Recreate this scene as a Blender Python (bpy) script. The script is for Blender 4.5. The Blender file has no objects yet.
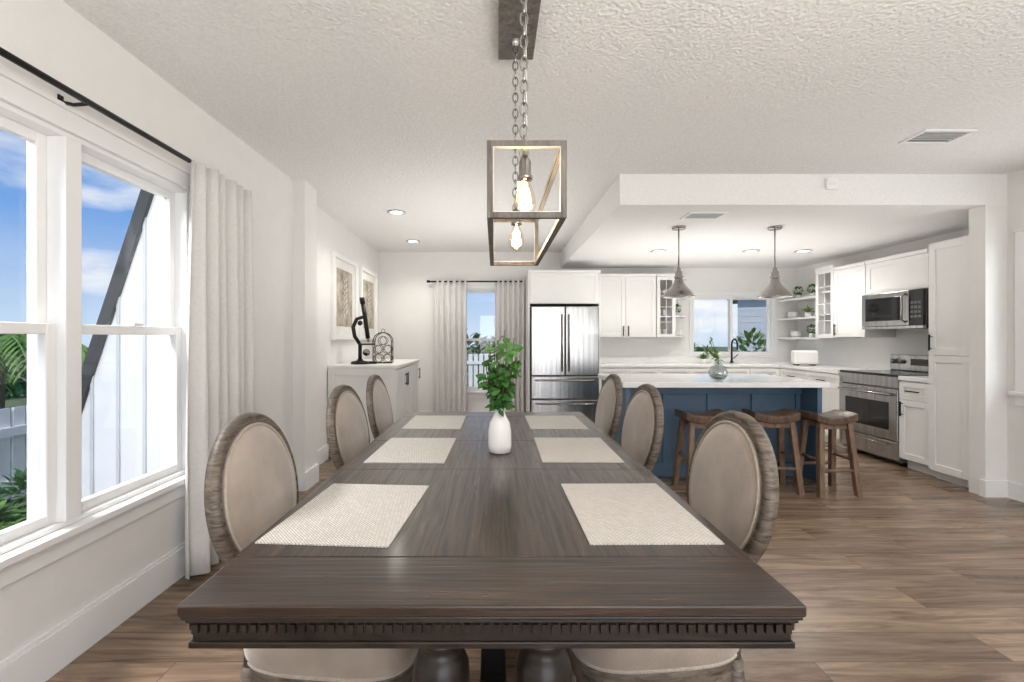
import bpy, math, random
from mathutils import Vector, Matrix
random.seed(7)
S=bpy.context.scene
C=bpy.context.collection
pi=math.pi
CH=2.52; KH=2.28; XL=-1.64; XL2=-1.73; YB=7.0; XR=4.0; XK=4.5; YS=3.67; YR=-3.2

# ------------------------------------------------------------ materials
def nmat(name):
    m=bpy.data.materials.new(name); m.use_nodes=True
    nt=m.node_tree; b=nt.nodes['Principled BSDF']
    return m,nt,b
def N(nt,t,**k):
    n=nt.nodes.new(t)
    for a,v in k.items(): setattr(n,a,v)
    return n
def mat(name,col,rough=.5,metal=0,var=.06,scale=8,bump=0,bscale=60,stretch=(1,1,1),spec=None,coat=0,sheen=0,trans=0):
    m,nt,b=nmat(name)
    tc=N(nt,'ShaderNodeTexCoord'); mp=N(nt,'ShaderNodeMapping'); mp.inputs['Scale'].default_value=stretch
    nt.links.new(tc.outputs['Object'],mp.inputs['Vector'])
    no=N(nt,'ShaderNodeTexNoise'); no.inputs['Scale'].default_value=scale; no.inputs['Detail'].default_value=4
    nt.links.new(mp.outputs[0],no.inputs['Vector'])
    r=N(nt,'ShaderNodeValToRGB')
    r.color_ramp.elements[0].position=.3; r.color_ramp.elements[1].position=.7
    r.color_ramp.elements[0].color=[c*(1-var) for c in col]+[1]
    r.color_ramp.elements[1].color=[min(1,c*(1+var)) for c in col]+[1]
    nt.links.new(no.outputs['Fac'],r.inputs[0]); nt.links.new(r.outputs[0],b.inputs['Base Color'])
    b.inputs['Roughness'].default_value=rough; b.inputs['Metallic'].default_value=metal
    if spec is not None: b.inputs['Specular IOR Level'].default_value=spec
    if coat: b.inputs['Coat Weight'].default_value=coat
    if sheen: b.inputs['Sheen Weight'].default_value=sheen
    if trans: b.inputs['Transmission Weight'].default_value=trans
    if bump:
        n2=N(nt,'ShaderNodeTexNoise'); n2.inputs['Scale'].default_value=bscale; n2.inputs['Detail'].default_value=3
        nt.links.new(mp.outputs[0],n2.inputs['Vector'])
        bp=N(nt,'ShaderNodeBump'); bp.inputs['Strength'].default_value=bump; bp.inputs['Distance'].default_value=.01
        nt.links.new(n2.outputs['Fac'],bp.inputs['Height']); nt.links.new(bp.outputs[0],b.inputs['Normal'])
    return m
def woodmat(name,dark,light,stretch,rough=.4,scale=3,bump=.15,coat=0,lo=.33,hi=.68,rvar=0):
    m,nt,b=nmat(name)
    tc=N(nt,'ShaderNodeTexCoord'); mp=N(nt,'ShaderNodeMapping'); mp.inputs['Scale'].default_value=stretch
    nt.links.new(tc.outputs['Object'],mp.inputs['Vector'])
    no=N(nt,'ShaderNodeTexNoise'); no.inputs['Scale'].default_value=scale; no.inputs['Detail'].default_value=8; no.inputs['Roughness'].default_value=.68
    no.inputs['Distortion'].default_value=.8
    nt.links.new(mp.outputs[0],no.inputs['Vector'])
    r=N(nt,'ShaderNodeValToRGB'); r.color_ramp.elements[0].position=lo; r.color_ramp.elements[1].position=hi
    r.color_ramp.elements[0].color=list(dark)+[1]; r.color_ramp.elements[1].color=list(light)+[1]
    nt.links.new(no.outputs['Fac'],r.inputs[0]); nt.links.new(r.outputs[0],b.inputs['Base Color'])
    b.inputs['Roughness'].default_value=rough
    if rvar:
        mr=N(nt,'ShaderNodeMapRange'); mr.inputs[1].default_value=lo; mr.inputs[2].default_value=hi; mr.inputs[3].default_value=rough+rvar; mr.inputs[4].default_value=rough
        nt.links.new(no.outputs['Fac'],mr.inputs[0]); nt.links.new(mr.outputs[0],b.inputs['Roughness'])
    if coat: b.inputs['Coat Weight'].default_value=coat; b.inputs['Coat Roughness'].default_value=.16
    bp=N(nt,'ShaderNodeBump'); bp.inputs['Strength'].default_value=bump; bp.inputs['Distance'].default_value=.004
    nt.links.new(no.outputs['Fac'],bp.inputs['Height']); nt.links.new(bp.outputs[0],b.inputs['Normal'])
    return m
def emis(name,col,st):
    m,nt,b=nmat(name)
    b.inputs['Base Color'].default_value=list(col)+[1]
    b.inputs['Emission Color'].default_value=list(col)+[1]; b.inputs['Emission Strength'].default_value=st
    return m
def glassmat(name,tint=(1,1,1),refl=.06):
    m=bpy.data.materials.new(name); m.use_nodes=True; nt=m.node_tree; nt.nodes.clear()
    o=N(nt,'ShaderNodeOutputMaterial'); t=N(nt,'ShaderNodeBsdfTransparent'); g=N(nt,'ShaderNodeBsdfGlossy'); mx=N(nt,'ShaderNodeMixShader')
    t.inputs[0].default_value=list(tint)+[1]; g.inputs['Roughness'].default_value=.02
    mx.inputs[0].default_value=refl
    nt.links.new(t.outputs[0],mx.inputs[1]); nt.links.new(g.outputs[0],mx.inputs[2]); nt.links.new(mx.outputs[0],o.inputs[0])
    return m

M_wall=mat('wall_paint',(.81,.80,.78),.85,var=.015,bump=.12,bscale=90)
M_ceil=mat('ceiling_texture',(.83,.825,.81),.9,var=.055,scale=60,bump=.9,bscale=62)
M_soff=mat('soffit_paint',(.83,.825,.81),.9,var=.03,scale=60,bump=.45,bscale=62)
M_trim=mat('trim_white',(.86,.86,.855),.4,var=.01)
M_cab=mat('cabinet_white',(.81,.805,.785),.38,var=.012)
M_cabin=mat('cabinet_inside',(.5,.45,.38),.6)
M_quartz=mat('quartz_white',(.85,.85,.84),.15,var=.03,scale=20)
M_blue=mat('island_blue',(.065,.12,.185),.45,var=.06)
M_steel=mat('stainless_steel',(.43,.425,.42),.25,1,var=.2,scale=4,stretch=(7,7,.25))
M_steeld=mat('steel_dark',(.16,.16,.165),.3,.8)
M_louv=mat('vent_louver_grey',(.55,.55,.54),.5)
M_blackgl=mat('black_glass',(.012,.012,.014),.06)
M_black=mat('black_metal',(.015,.014,.014),.4,.6)
M_chrome=mat('brushed_nickel',(.34,.325,.31),.22,1,var=.05)
M_curt=mat('curtain_linen',(.72,.705,.685),.9,var=.04,scale=60,bump=.25,bscale=300,sheen=.3)
M_glass=glassmat('window_glass',refl=.04)
M_vglass=glassmat('vase_glass',(.86,.9,.9),.16)
M_bglass=glassmat('bulb_glass',(1,.93,.82),.14)
M_fab=mat('chair_upholstery',(.36,.30,.25),.55,var=.22,scale=6,bump=.15,bscale=120,sheen=.5)
M_fabr=mat('chair_trim_gimp',(.46,.40,.34),.7,var=.1,scale=90,bump=.5,bscale=200)
M_cwood=woodmat('chair_weathered_wood',(.045,.034,.026),(.24,.195,.155),(5,5,26),.5,3,.15,lo=.36,hi=.68)
M_tabY=woodmat('table_wood_long',(.007,.0035,.002),(.062,.032,.018),(22,.9,22),.24,3,.4,.3,lo=.36,hi=.70,rvar=.16)
M_tabX=woodmat('table_wood_cross',(.007,.0035,.002),(.062,.032,.018),(.9,22,22),.24,3,.4,.3,lo=.36,hi=.70,rvar=.16)
M_tabD=woodmat('table_base_wood',(.006,.0045,.0035),(.032,.021,.015),(3,12,12),.33,3,.25)
M_stool=woodmat('stool_wood',(.04,.022,.013),(.16,.092,.056),(12,3,3),.35,3,.15)
M_stooll=woodmat('stool_leg_wood',(.09,.052,.030),(.26,.165,.105),(12,12,2),.5,3,.15)
M_fix=woodmat('fixture_weathered',(.06,.05,.042),(.19,.165,.14),(12,12,2),.55,3,.25)
M_fixw=mat('fixture_inner_silver',(.62,.60,.56),.4,.5)
M_cer=mat('ceramic_white',(.84,.83,.81),.25,var=.01)
M_leaf=mat('leaf_green',(.05,.17,.03),.45,var=.5,scale=14)
M_leaf2=mat('leaf_light',(.16,.30,.06),.55,var=.4,scale=10)
M_stem=mat('stem_brown',(.10,.09,.04),.7)
M_fil=emis('bulb_filament',(1,.74,.45),90)
M_glow=emis('pendant_bulb',(1,.85,.65),5)
M_can=emis('downlight_lens',(1,.96,.9),14)
M_ring=mat('downlight_trim',(.60,.60,.59),.5,var=.01)
M_grass=mat('grass',(.20,.25,.11),.95,var=.35,scale=3)
M_side=mat('exterior_siding',(.66,.69,.73),.7,var=.03)
M_batt=mat('exterior_batten',(.48,.51,.55),.7,var=.03)
M_beam=mat('exterior_dark_trim',(.035,.04,.045),.6)
M_roof=mat('roof_shingle',(.2,.19,.18),.9,var=.2)
M_paper=mat('mat_paper',(.80,.78,.74),.8)
M_art=mat('botanical_print',(.42,.37,.30),.8,var=.45,scale=7)
M_brass=mat('aged_brass',(.42,.30,.18),.35,1)
M_iron=mat('aged_iron',(.07,.05,.035),.45,.8)
M_pleaf=mat('print_leaf',(.66,.63,.55),.8)

def placemat():
    m,nt,b=nmat('placemat_weave')
    tc=N(nt,'ShaderNodeTexCoord'); w=N(nt,'ShaderNodeTexBrick')
    w.inputs['Scale'].default_value=1; w.inputs['Brick Width'].default_value=.018; w.inputs['Row Height'].default_value=.006
    w.inputs['Mortar Size'].default_value=.0012
    w.inputs['Color1'].default_value=(.72,.70,.67,1); w.inputs['Color2'].default_value=(.60,.58,.55,1); w.inputs['Mortar'].default_value=(.40,.37,.34,1)
    mp=N(nt,'ShaderNodeMapping'); mp.inputs['Rotation'].default_value=(0,0,.8)
    nt.links.new(tc.outputs['Object'],mp.inputs[0]); nt.links.new(mp.outputs[0],w.inputs['Vector'])
    nt.links.new(w.outputs['Color'],b.inputs['Base Color']); b.inputs['Roughness'].default_value=.75
    bp=N(nt,'ShaderNodeBump'); bp.inputs['Strength'].default_value=.3; bp.inputs['Distance'].default_value=.002
    nt.links.new(w.outputs['Fac'],bp.inputs['Height']); nt.links.new(bp.outputs[0],b.inputs['Normal'])
    return m
M_mat=placemat()
def floormat():
    m,nt,b=nmat('plank_floor')
    tc=N(nt,'ShaderNodeTexCoord'); br=N(nt,'ShaderNodeTexBrick')
    br.inputs['Scale'].default_value=1; br.inputs['Brick Width'].default_value=1.22; br.inputs['Row Height'].default_value=.18
    br.inputs['Mortar Size'].default_value=.0018; br.offset=.37; br.inputs['Bias'].default_value=0
    br.inputs['Color1'].default_value=(.0,.0,.0,1); br.inputs['Color2'].default_value=(1,1,1,1); br.inputs['Mortar'].default_value=(.5,.5,.5,1)
    nt.links.new(tc.outputs['Object'],br.inputs['Vector'])
    mp=N(nt,'ShaderNodeMapping'); mp.inputs['Scale'].default_value=(1,10,1)
    nt.links.new(tc.outputs['Object'],mp.inputs[0])
    ad=N(nt,'ShaderNodeVectorMath'); ad.operation='ADD'
    sc=N(nt,'ShaderNodeVectorMath'); sc.operation='SCALE'; sc.inputs['Scale'].default_value=7
    nt.links.new(br.outputs['Color'],sc.inputs[0]); nt.links.new(mp.outputs[0],ad.inputs[0]); nt.links.new(sc.outputs[0],ad.inputs[1])
    no=N(nt,'ShaderNodeTexNoise'); no.inputs['Scale'].default_value=2.0; no.inputs['Detail'].default_value=9; no.inputs['Roughness'].default_value=.64; no.inputs['Distortion'].default_value=.8
    nt.links.new(ad.outputs[0],no.inputs['Vector'])
    r=N(nt,'ShaderNodeValToRGB'); e=r.color_ramp.elements
    e[0].position=.34; e[0].color=(.115,.072,.045,1); e[1].position=.66; e[1].color=(.36,.25,.17,1)
    nt.links.new(no.outputs['Fac'],r.inputs[0])
    r3=N(nt,'ShaderNodeMapRange'); r3.inputs[3].default_value=.64; r3.inputs[4].default_value=1.12
    nt.links.new(br.outputs['Color'],r3.inputs[0])
    mx=N(nt,'ShaderNodeMixRGB'); mx.blend_type='MULTIPLY'; mx.inputs[0].default_value=1
    nt.links.new(r.outputs[0],mx.inputs[1]); nt.links.new(r3.outputs[0],mx.inputs[2])
    r2=N(nt,'ShaderNodeMapRange'); r2.inputs[3].default_value=1; r2.inputs[4].default_value=.45
    nt.links.new(br.outputs['Fac'],r2.inputs[0])
    mx2=N(nt,'ShaderNodeMixRGB'); mx2.blend_type='MULTIPLY'; mx2.inputs[0].default_value=1
    nt.links.new(mx.outputs[0],mx2.inputs[1]); nt.links.new(r2.outputs[0],mx2.inputs[2])
    nt.links.new(mx2.outputs[0],b.inputs['Base Color']); b.inputs['Roughness'].default_value=.25
    bp=N(nt,'ShaderNodeBump'); bp.inputs['Strength'].default_value=.12; bp.inputs['Distance'].default_value=.003
    nt.links.new(no.outputs['Fac'],bp.inputs['Height']); nt.links.new(bp.outputs[0],b.inputs['Normal'])
    return m
M_floor=floormat()

# ------------------------------------------------------------ geometry helpers
def obj(name,verts,faces,m,parent=None,smooth=False,bevel=0,loc=None,rot=None):
    me=bpy.data.meshes.new(name); me.from_pydata([tuple(v) for v in verts],[],faces); me.update()
    o=bpy.data.objects.new(name,me); C.objects.link(o)
    if m: me.materials.append(m)
    if smooth:
        for p in me.polygons: p.use_smooth=True
    if parent: o.parent=parent
    if loc: o.location=loc
    if rot: o.rotation_euler=rot
    if bevel:
        b=o.modifiers.new('bevel','BEVEL'); b.width=bevel; b.segments=2; b.limit_method='ANGLE'
    return o
def boxes(lst):
    V=[];F=[]
    for (x0,x1,y0,y1,z0,z1) in lst:
        k=len(V)
        V+= [(x0,y0,z0),(x1,y0,z0),(x1,y1,z0),(x0,y1,z0),(x0,y0,z1),(x1,y0,z1),(x1,y1,z1),(x0,y1,z1)]
        F+= [(k,k+3,k+2,k+1),(k+4,k+5,k+6,k+7),(k,k+1,k+5,k+4),(k+1,k+2,k+6,k+5),(k+2,k+3,k+7,k+6),(k+3,k,k+4,k+7)]
    return V,F
def tube(path,r,seg=8,closed=False):
    P=[Vector(p) for p in path]; n=len(P); V=[];F=[]
    rr=r if isinstance(r,(list,tuple)) else [r]*n
    def tan(i):
        if closed: return (P[(i+1)%n]-P[i-1]).normalized()
        a=P[max(i-1,0)]; b=P[min(i+1,n-1)]; return (b-a).normalized()
    t=tan(0); up=Vector((0,0,1)) if abs(t.z)<.9 else Vector((1,0,0))
    nrm=(up-t*up.dot(t)).normalized()
    for i in range(n):
        t=tan(i); nrm=(nrm-t*nrm.dot(t)).normalized(); bn=t.cross(nrm)
        for j in range(seg):
            a=2*pi*j/seg; V.append(P[i]+(nrm*math.cos(a)+bn*math.sin(a))*rr[i])
    m=n if closed else n-1
    for i in range(m):
        for j in range(seg):
            a=i*seg+j; b=i*seg+(j+1)%seg; c=((i+1)%n)*seg+(j+1)%seg; d=((i+1)%n)*seg+j
            F.append((a,b,c,d))
    if not closed:
        F.append(tuple(range(seg-1,-1,-1))); F.append(tuple((n-1)*seg+j for j in range(seg)))
    return V,F
def lathe(prof,seg=32,cap=True,c=(0,0)):
    V=[];F=[]
    for r,z in prof:
        for j in range(seg):
            a=2*pi*j/seg; V.append((c[0]+r*math.cos(a),c[1]+r*math.sin(a),z))
    for i in range(len(prof)-1):
        for j in range(seg):
            F.append((i*seg+j,i*seg+(j+1)%seg,(i+1)*seg+(j+1)%seg,(i+1)*seg+j))
    if cap:
        F.append(tuple(range(seg-1,-1,-1))); F.append(tuple((len(prof)-1)*seg+j for j in range(seg)))
    return V,F
def merge(*vf):
    V=[];F=[]
    for v,f in vf:
        k=len(V); V+=list(v); F+=[tuple(i+k for i in q) for q in f]
    return V,F
class G:
    def __init__(s,name,loc=(0,0,0),rz=0):
        s.e=bpy.data.objects.new(name,None); C.objects.link(s.e); s.e.location=loc; s.e.rotation_euler=(0,0,rz); s.e.empty_display_size=.1
    def box(s,n,x0,x1,y0,y1,z0,z1,m,bev=.003):
        V,F=boxes([(x0,x1,y0,y1,z0,z1)]); return obj(n,V,F,m,s.e,bevel=bev)
    def bx(s,n,l,m,bev=.003):
        V,F=boxes(l); return obj(n,V,F,m,s.e,bevel=bev)
    def tube(s,n,path,r,m,seg=8,closed=False):
        V,F=tube(path,r,seg,closed); return obj(n,V,F,m,s.e,smooth=True)
    def lathe(s,n,prof,m,seg=32,cap=True,c=(0,0)):
        V,F=lathe(prof,seg,cap,c); return obj(n,V,F,m,s.e,smooth=True)
    def raw(s,n,vf,m,smooth=False,bev=0):
        return obj(n,vf[0],vf[1],m,s.e,smooth=smooth,bevel=bev)
def leaf(pos,d,up,L,W,curl=.15):
    d=d.normalized(); sd=d.cross(up)
    if sd.length<.01: sd=d.cross(Vector((1,0,0)))
    sd.normalize(); n=sd.cross(d).normalized()
    V=[];F=[]
    prof=[(0,.08),(.25,.75),(.5,1),(.75,.72),(1,.05)]
    for t,w in prof:
        c=pos+d*L*t-n*curl*L*t*t
        V+= [c-sd*W*.5*w+n*W*.12*w, c, c+sd*W*.5*w+n*W*.12*w]
    for i in range(4):
        k=i*3; F+= [(k,k+1,k+4,k+3),(k+1,k+2,k+5,k+4)]
    return V,F
def rv(): 
    v=Vector((random.gauss(0,1),random.gauss(0,1),random.gauss(0,1))); return v.normalized()

# ------------------------------------------------------------ shell
def shell(name,l,m): 
    V,F=boxes(l); return obj(name,V,F,m)
shell('floor',[(-1.9,4.65,YR-.15,YB+.15,-.12,0)],M_floor)
shell('ceiling',[(-1.9,4.65,YR-.15,YB+.15,CH,CH+.15)],M_ceil)
shell('ceiling_kitchen_drop',[(.976,XK,YS,YB,KH,CH)],M_soff)
WY0,WY1,WZ0,WZ1=1.12,2.52,.52,2.03
T=.15
shell('wall_left',[(XL-T,XL,YR,WY0,0,CH),(XL-T,XL,WY1,3.816,0,CH),(XL-T,XL,WY0,WY1,0,WZ0),(XL-T,XL,WY0,WY1,WZ1,CH),
     (XL2-T,-1.545,3.816,4.08,0,CH),(XL2-T,XL2,4.08,YB,0,CH)],M_wall)
BW=(-.62,.22,.45,1.98); KW=(2.92,4.15,.98,1.87)
shell('wall_back',[(XL2-T,BW[0],YB,YB+T,0,CH),(BW[0],BW[1],YB,YB+T,0,BW[2]),(BW[0],BW[1],YB,YB+T,BW[3],CH),(BW[1],KW[0],YB,YB+T,0,CH),
     (KW[0],KW[1],YB,YB+T,0,KW[2]),(KW[0],KW[1],YB,YB+T,KW[3],CH),(KW[1],XK+T,YB,YB+T,0,CH)],M_wall)
RW=(2.15,3.5,.83,1.95)
shell('wall_right',[(XR,XR+T,YR,RW[0],0,CH),(XR,XR+T,RW[1],YS,0,CH),(XR,XR+T,RW[0],RW[1],0,RW[2]),(XR,XR+T,RW[0],RW[1],RW[3],CH),
     (3.83,XK,YS,YS+.13,0,KH),(XK,XK+T,YS+.13,YB,0,CH)],M_wall)
FW=(-.6,3.2,0.02,2.12)
shell('wall_front',[(XL-T,FW[0],YR-T,YR,0,CH),(FW[1],XR+T,YR-T,YR,0,CH),(FW[0],FW[1],YR-T,YR,FW[3],CH)],M_wall)
bh=.15
shell('baseboard_left',[(XL,XL+.018,YR,3.816,0,bh),(XL,XL+.012,YR,3.816,bh,bh+.015),(-1.64,-1.545,3.798,3.816,0,bh),(-1.545,-1.527,3.798,4.08,0,bh),(XL2,XL2+.018,4.08,4.83,0,bh),(XL2,XL2+.018,6.25,YB,0,bh)],M_trim)
shell('baseboard_back',[(XL2+.02,.44,YB-.018,YB,0,bh)],M_trim)
shell('baseboard_right',[(XR-.018,XR,YR,YS-.018,0,.13),(3.812,XR,YS-.018,YS,0,.13),(3.812,3.83,YS,YS+.03,0,.13)],M_trim)

def window(name,loc,rz,w,z0,z1,style='hung',cas=.075,stool=True,n=1,mull=.07):
    g=G(name,(loc[0],loc[1],0),rz)
    g.bx('casing',[(-cas,0,-.018,0,z0-.01,z1+cas),(w,w+cas,-.018,0,z0-.01,z1+cas),(0,w,-.018,0,z1,z1+cas),(-cas-.008,w+cas+.008,-.026,0,z1+cas,z1+cas+.018)],M_trim)
    if stool:
        g.box('stool',-cas-.02,w+cas+.02,-.05,0,z0-.028,z0,M_trim)
        g.box('apron',-cas,w+cas,-.016,0,z0-.105,z0-.028,M_trim)
    else: g.box('bottom_casing',-cas,w+cas,-.018,0,z0-cas,z0-.01,M_trim)
    g.bx('jamb',[(0,.02,0,.14,z0,z1),(w-.02,w,0,.14,z0,z1),(.02,w-.02,0,.14,z0,z0+.02),(.02,w-.02,0,.14,z1-.02,z1)],M_trim)
    uw=(w-.04-mull*(n-1))/n
    for i in range(n):
        a=.02+i*(uw+mull); b=a+uw
        if i: g.box('mullion',a-mull,a,-.01,.14,z0+.02,z1-.02,M_trim)
        if style=='hung':
            zm=(z0+z1)/2-.0; f=.04
            for (nm,q0,q1,yy) in (('lower_sash',z0+.02,zm+.02,.025),('upper_sash',zm-.02,z1-.02,.062)):
                g.bx(nm,[(a,a+f,yy,yy+.035,q0,q1),(b-f,b,yy,yy+.035,q0,q1),(a+f,b-f,yy,yy+.035,q0,q0+f),(a+f,b-f,yy,yy+.035,q1-f,q1)],M_trim,.004)
                g.box('pane',a+f,b-f,yy+.014,yy+.018,q0+f,q1-f,M_glass,0)
            g.box('sash_lock',(a+b)/2-.025,(a+b)/2+.025,.01,.03,zm+.02,zm+.035,M_trim)
        else:
            mid=(a+b)/2; f=.035
            for (nm,q0,q1,yy) in (('left_panel',a,mid+.02,.03),('right_panel',mid-.02,b,.068)):
                g.bx(nm,[(q0,q0+f,yy,yy+.035,z0+.02,z1-.02),(q1-f,q1,yy,yy+.035,z0+.02,z1-.02),(q0+f,q1-f,yy,yy+.035,z0+.02,z0+.02+f),(q0+f,q1-f,yy,yy+.035,z1-.02-f,z1-.02)],M_trim,.004)
                g.box('pane',q0+f,q1-f,yy+.014,yy+.018,z0+.02+f,z1-.02-f,M_glass,0)
    return g
window('window_1',(XL,WY0),pi/2,WY1-WY0,WZ0,WZ1,n=2)
window('window_2',(BW[0],YB),0,BW[1]-BW[0],BW[2],BW[3])
window('window_3',(KW[0],YB),0,KW[1]-KW[0],KW[2],KW[3],style='slide',cas=.03,stool=False)
window('window_4',(XR,RW[1]),-pi/2,RW[1]-RW[0],RW[2],RW[3],cas=.1,n=2)
g=G('added_rear_door',(FW[1],YR,0),pi)  # unseen sliding door, put in behind the camera to let light in
w=FW[1]-FW[0]
g.bx('frame',[(0,.05,0,.12,.02,2.12),(w-.05,w,0,.12,.02,2.12),(.05,w-.05,0,.12,2.07,2.12),(.05,w-.05,0,.12,0.02,.05),(w/2-.04,w/2+.04,.02,.1,.05,2.07)],M_trim)
g.box('glass_left',.05,w/2-.04,.05,.056,.05,2.07,M_glass,0); g.box('glass_right',w/2+.04,w-.05,.05,.056,.05,2.07,M_glass,0)

# ------------------------------------------------------------ curtains
def curtain(name,p0,p1,z0,z1,folds,amp,flare=1.12):
    p0=Vector(p0);p1=Vector(p1); d=(p1-p0); L=d.length; d.normalize(); n=Vector((-d.y,d.x))
    nu=folds*12; nv=14; V=[];F=[]; mid=(p0+p1)/2
    for j in range(nv+1):
        t=j/nv; z=z1+(z0-z1)*t
        for i in range(nu+1):
            u=i/nu; fl=1+(flare-1)*t
            s=(u-.5)*L*fl
            a=amp*(.75+.35*t)*math.sin(2*pi*folds*u+.5*math.sin(3*t+u*5))+amp*.25*math.sin(2*pi*folds*.43*u+2*t)
            q=mid+d*s+n*a
            V.append((q.x,q.y,z))
    for j in range(nv):
        for i in range(nu):
            k=j*(nu+1)+i; F.append((k,k+1,k+nu+2,k+nu+1))
    o=obj(name,V,F,M_curt,smooth=True); m=o.modifiers.new('s','SOLIDIFY'); m.thickness=.004
    return o
curtain('curtain',(-1.535,2.40),(-1.535,2.92),.02,2.15,6,.036,1.1)
curtain('curtain',(-.90,6.9),(-.42,6.9),.02,2.09,6,.034,1.02)
curtain('curtain',(0.0,6.9),(.43,6.9),.02,2.09,6,.034,1.0)
g=G('curtain_rod',(-1.535,0,2.13))
g.tube('rod',[(0,.75,0),(0,2.36,0)],.012,M_black,12)
g.tube('finial',[(0,.75,0),(0,.70,0)],.02,M_black,12)
for y in (.85,1.77): 
    g.tube('bracket',[(-.103,y,-.0),(-.05,y,-.012),(0,y,-.008)],.007,M_black); g.box('bracket_plate',-.104,-.098,y-.012,y+.012,-.025,.025,M_black)
g=G('curtain_rod',(0,6.9,2.07))
g.tube('rod',[(-.97,0,0),(.44,0,0)],.011,M_black,12)
g.tube('finial',[(-1.0,0,0),(-.96,0,0)],.02,M_black,12)
for x in (-.93,-.2): g.tube('bracket',[(x,.098,0),(x,0,0)],.007,M_black)

# ------------------------------------------------------------ dining table
TX0,TX1,TY0,TY1=-.572,.560,.842,3.06
g=G('dining_table',(0,0,0))
cx=(TX0+TX1)/2
BB=.19; s1=1.72; s2=2.2
g.box('breadboard_near',TX0,TX1,TY0,TY0+BB,.738,.76,M_tabX,.004)
g.box('breadboard_far',TX0,TX1,TY1-BB,TY1,.738,.76,M_tabX,.004)
for (a,b) in ((TY0+BB,s1),(s1,s2),(s2,TY1-BB)):
    g.box('top_leaf',TX0,TX1,a+.001,b-.001,.738,.76,M_tabY,.0015)
def ringbox(i,z0,z1,t=.03):
    x0,x1,y0,y1=TX0+i,TX1-i,TY0+i,TY1-i
    return [(x0,x1,y0,y0+t,z0,z1),(x0,x1,y1-t,y1,z0,z1),(x0,x0+t,y0+t,y1-t,z0,z1),(x1-t,x1,y0+t,y1-t,z0,z1)]
g.bx('edge_molding_upper',ringbox(.004,.730,.738,.06),M_tabD,.003)
g.bx('edge_molding_lower',ringbox(.009,.722,.730,.05),M_tabD,.003)
g.bx('apron',ringbox(.018,.674,.722,.03),M_tabD,.002)
g.bx('apron_bead',ringbox(.013,.674,.686,.005),M_tabD,.002)
D=[]
i=.010; n=62
for q in range(n):
    x=TX0+.018+(TX1-TX0-.036)*(q+.5)/n; D.append((x-.0055,x+.0055,TY0+i,TY0+.018,.703,.720)); D.append((x-.0055,x+.0055,TY1-.018,TY1-i,.703,.720))
n=118
for q in range(n):
    y=TY0+.018+(TY1-TY0-.036)*(q+.5)/n; D.append((TX0+i,TX0+.018,y-.0055,y+.0055,.703,.720)); D.append((TX1-.018,TX1-i,y-.0055,y+.0055,.703,.720))
g.bx('dentil_row',D,M_tabD,0)
bal=[(.03,.12),(.055,.125),(.058,.15),(.045,.165),(.035,.18),(.042,.20),(.045,.24),(.046,.30),(.052,.36),(.061,.42),(.065,.47),(.062,.51),(.05,.54),(.04,.55),(.05,.562),(.05,.572),(.038,.582),(.056,.60),(.058,.63),(.058,.655)]
for y in (1.06,2.62):
    for x in (-.115,.115):
        g.lathe('turned_baluster',bal,M_tabD,28,c=(cx+x,y))
    g.box('pedestal_cap',cx-.22,cx+.22,y-.05,y+.05,.655,.73,M_tabD,.008)
    pr=[(-.29,0),(-.29,.05),(-.24,.085),(-.15,.12),(.15,.12),(.24,.085),(.29,.05),(.29,0),(.2,0),(.14,.03),(-.14,.03),(-.2,0)]
    V=[]
    for yy in (y-.055,y+.055):
        for (a,b) in pr: V.append((cx+a,yy,b))
    n=len(pr); F=[tuple(range(n)),tuple(range(2*n-1,n-1,-1))]+[(q,q+n,(q+1)%n+n,(q+1)%n) for q in range(n)]
    g.raw('trestle_foot',(V,F),M_tabD,bev=.006)
g.box('stretcher',cx-.045,cx+.045,1.115,2.565,.045,.10,M_tabD,.006)

for (x0,x1,y0,y1,r) in ((-.545,-.228,1.085,1.53,-.07),(.218,.53,1.09,1.54,0.01),(-.50,-.19,1.80,2.245,-.02),(.185,.50,1.81,2.25,-.01),(-.49,-.18,2.47,2.89,-.01),(.185,.49,2.47,2.89,.01)):
    c=((x0+x1)/2,(y0+y1)/2); a=(x1-x0)/2; b=(y1-y0)/2
    V,F=boxes([(-a,a,-b,b,0,.003)])
    obj('placemat',V,F,M_mat,loc=(c[0],c[1],.7602),rot=(0,0,r))

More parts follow.
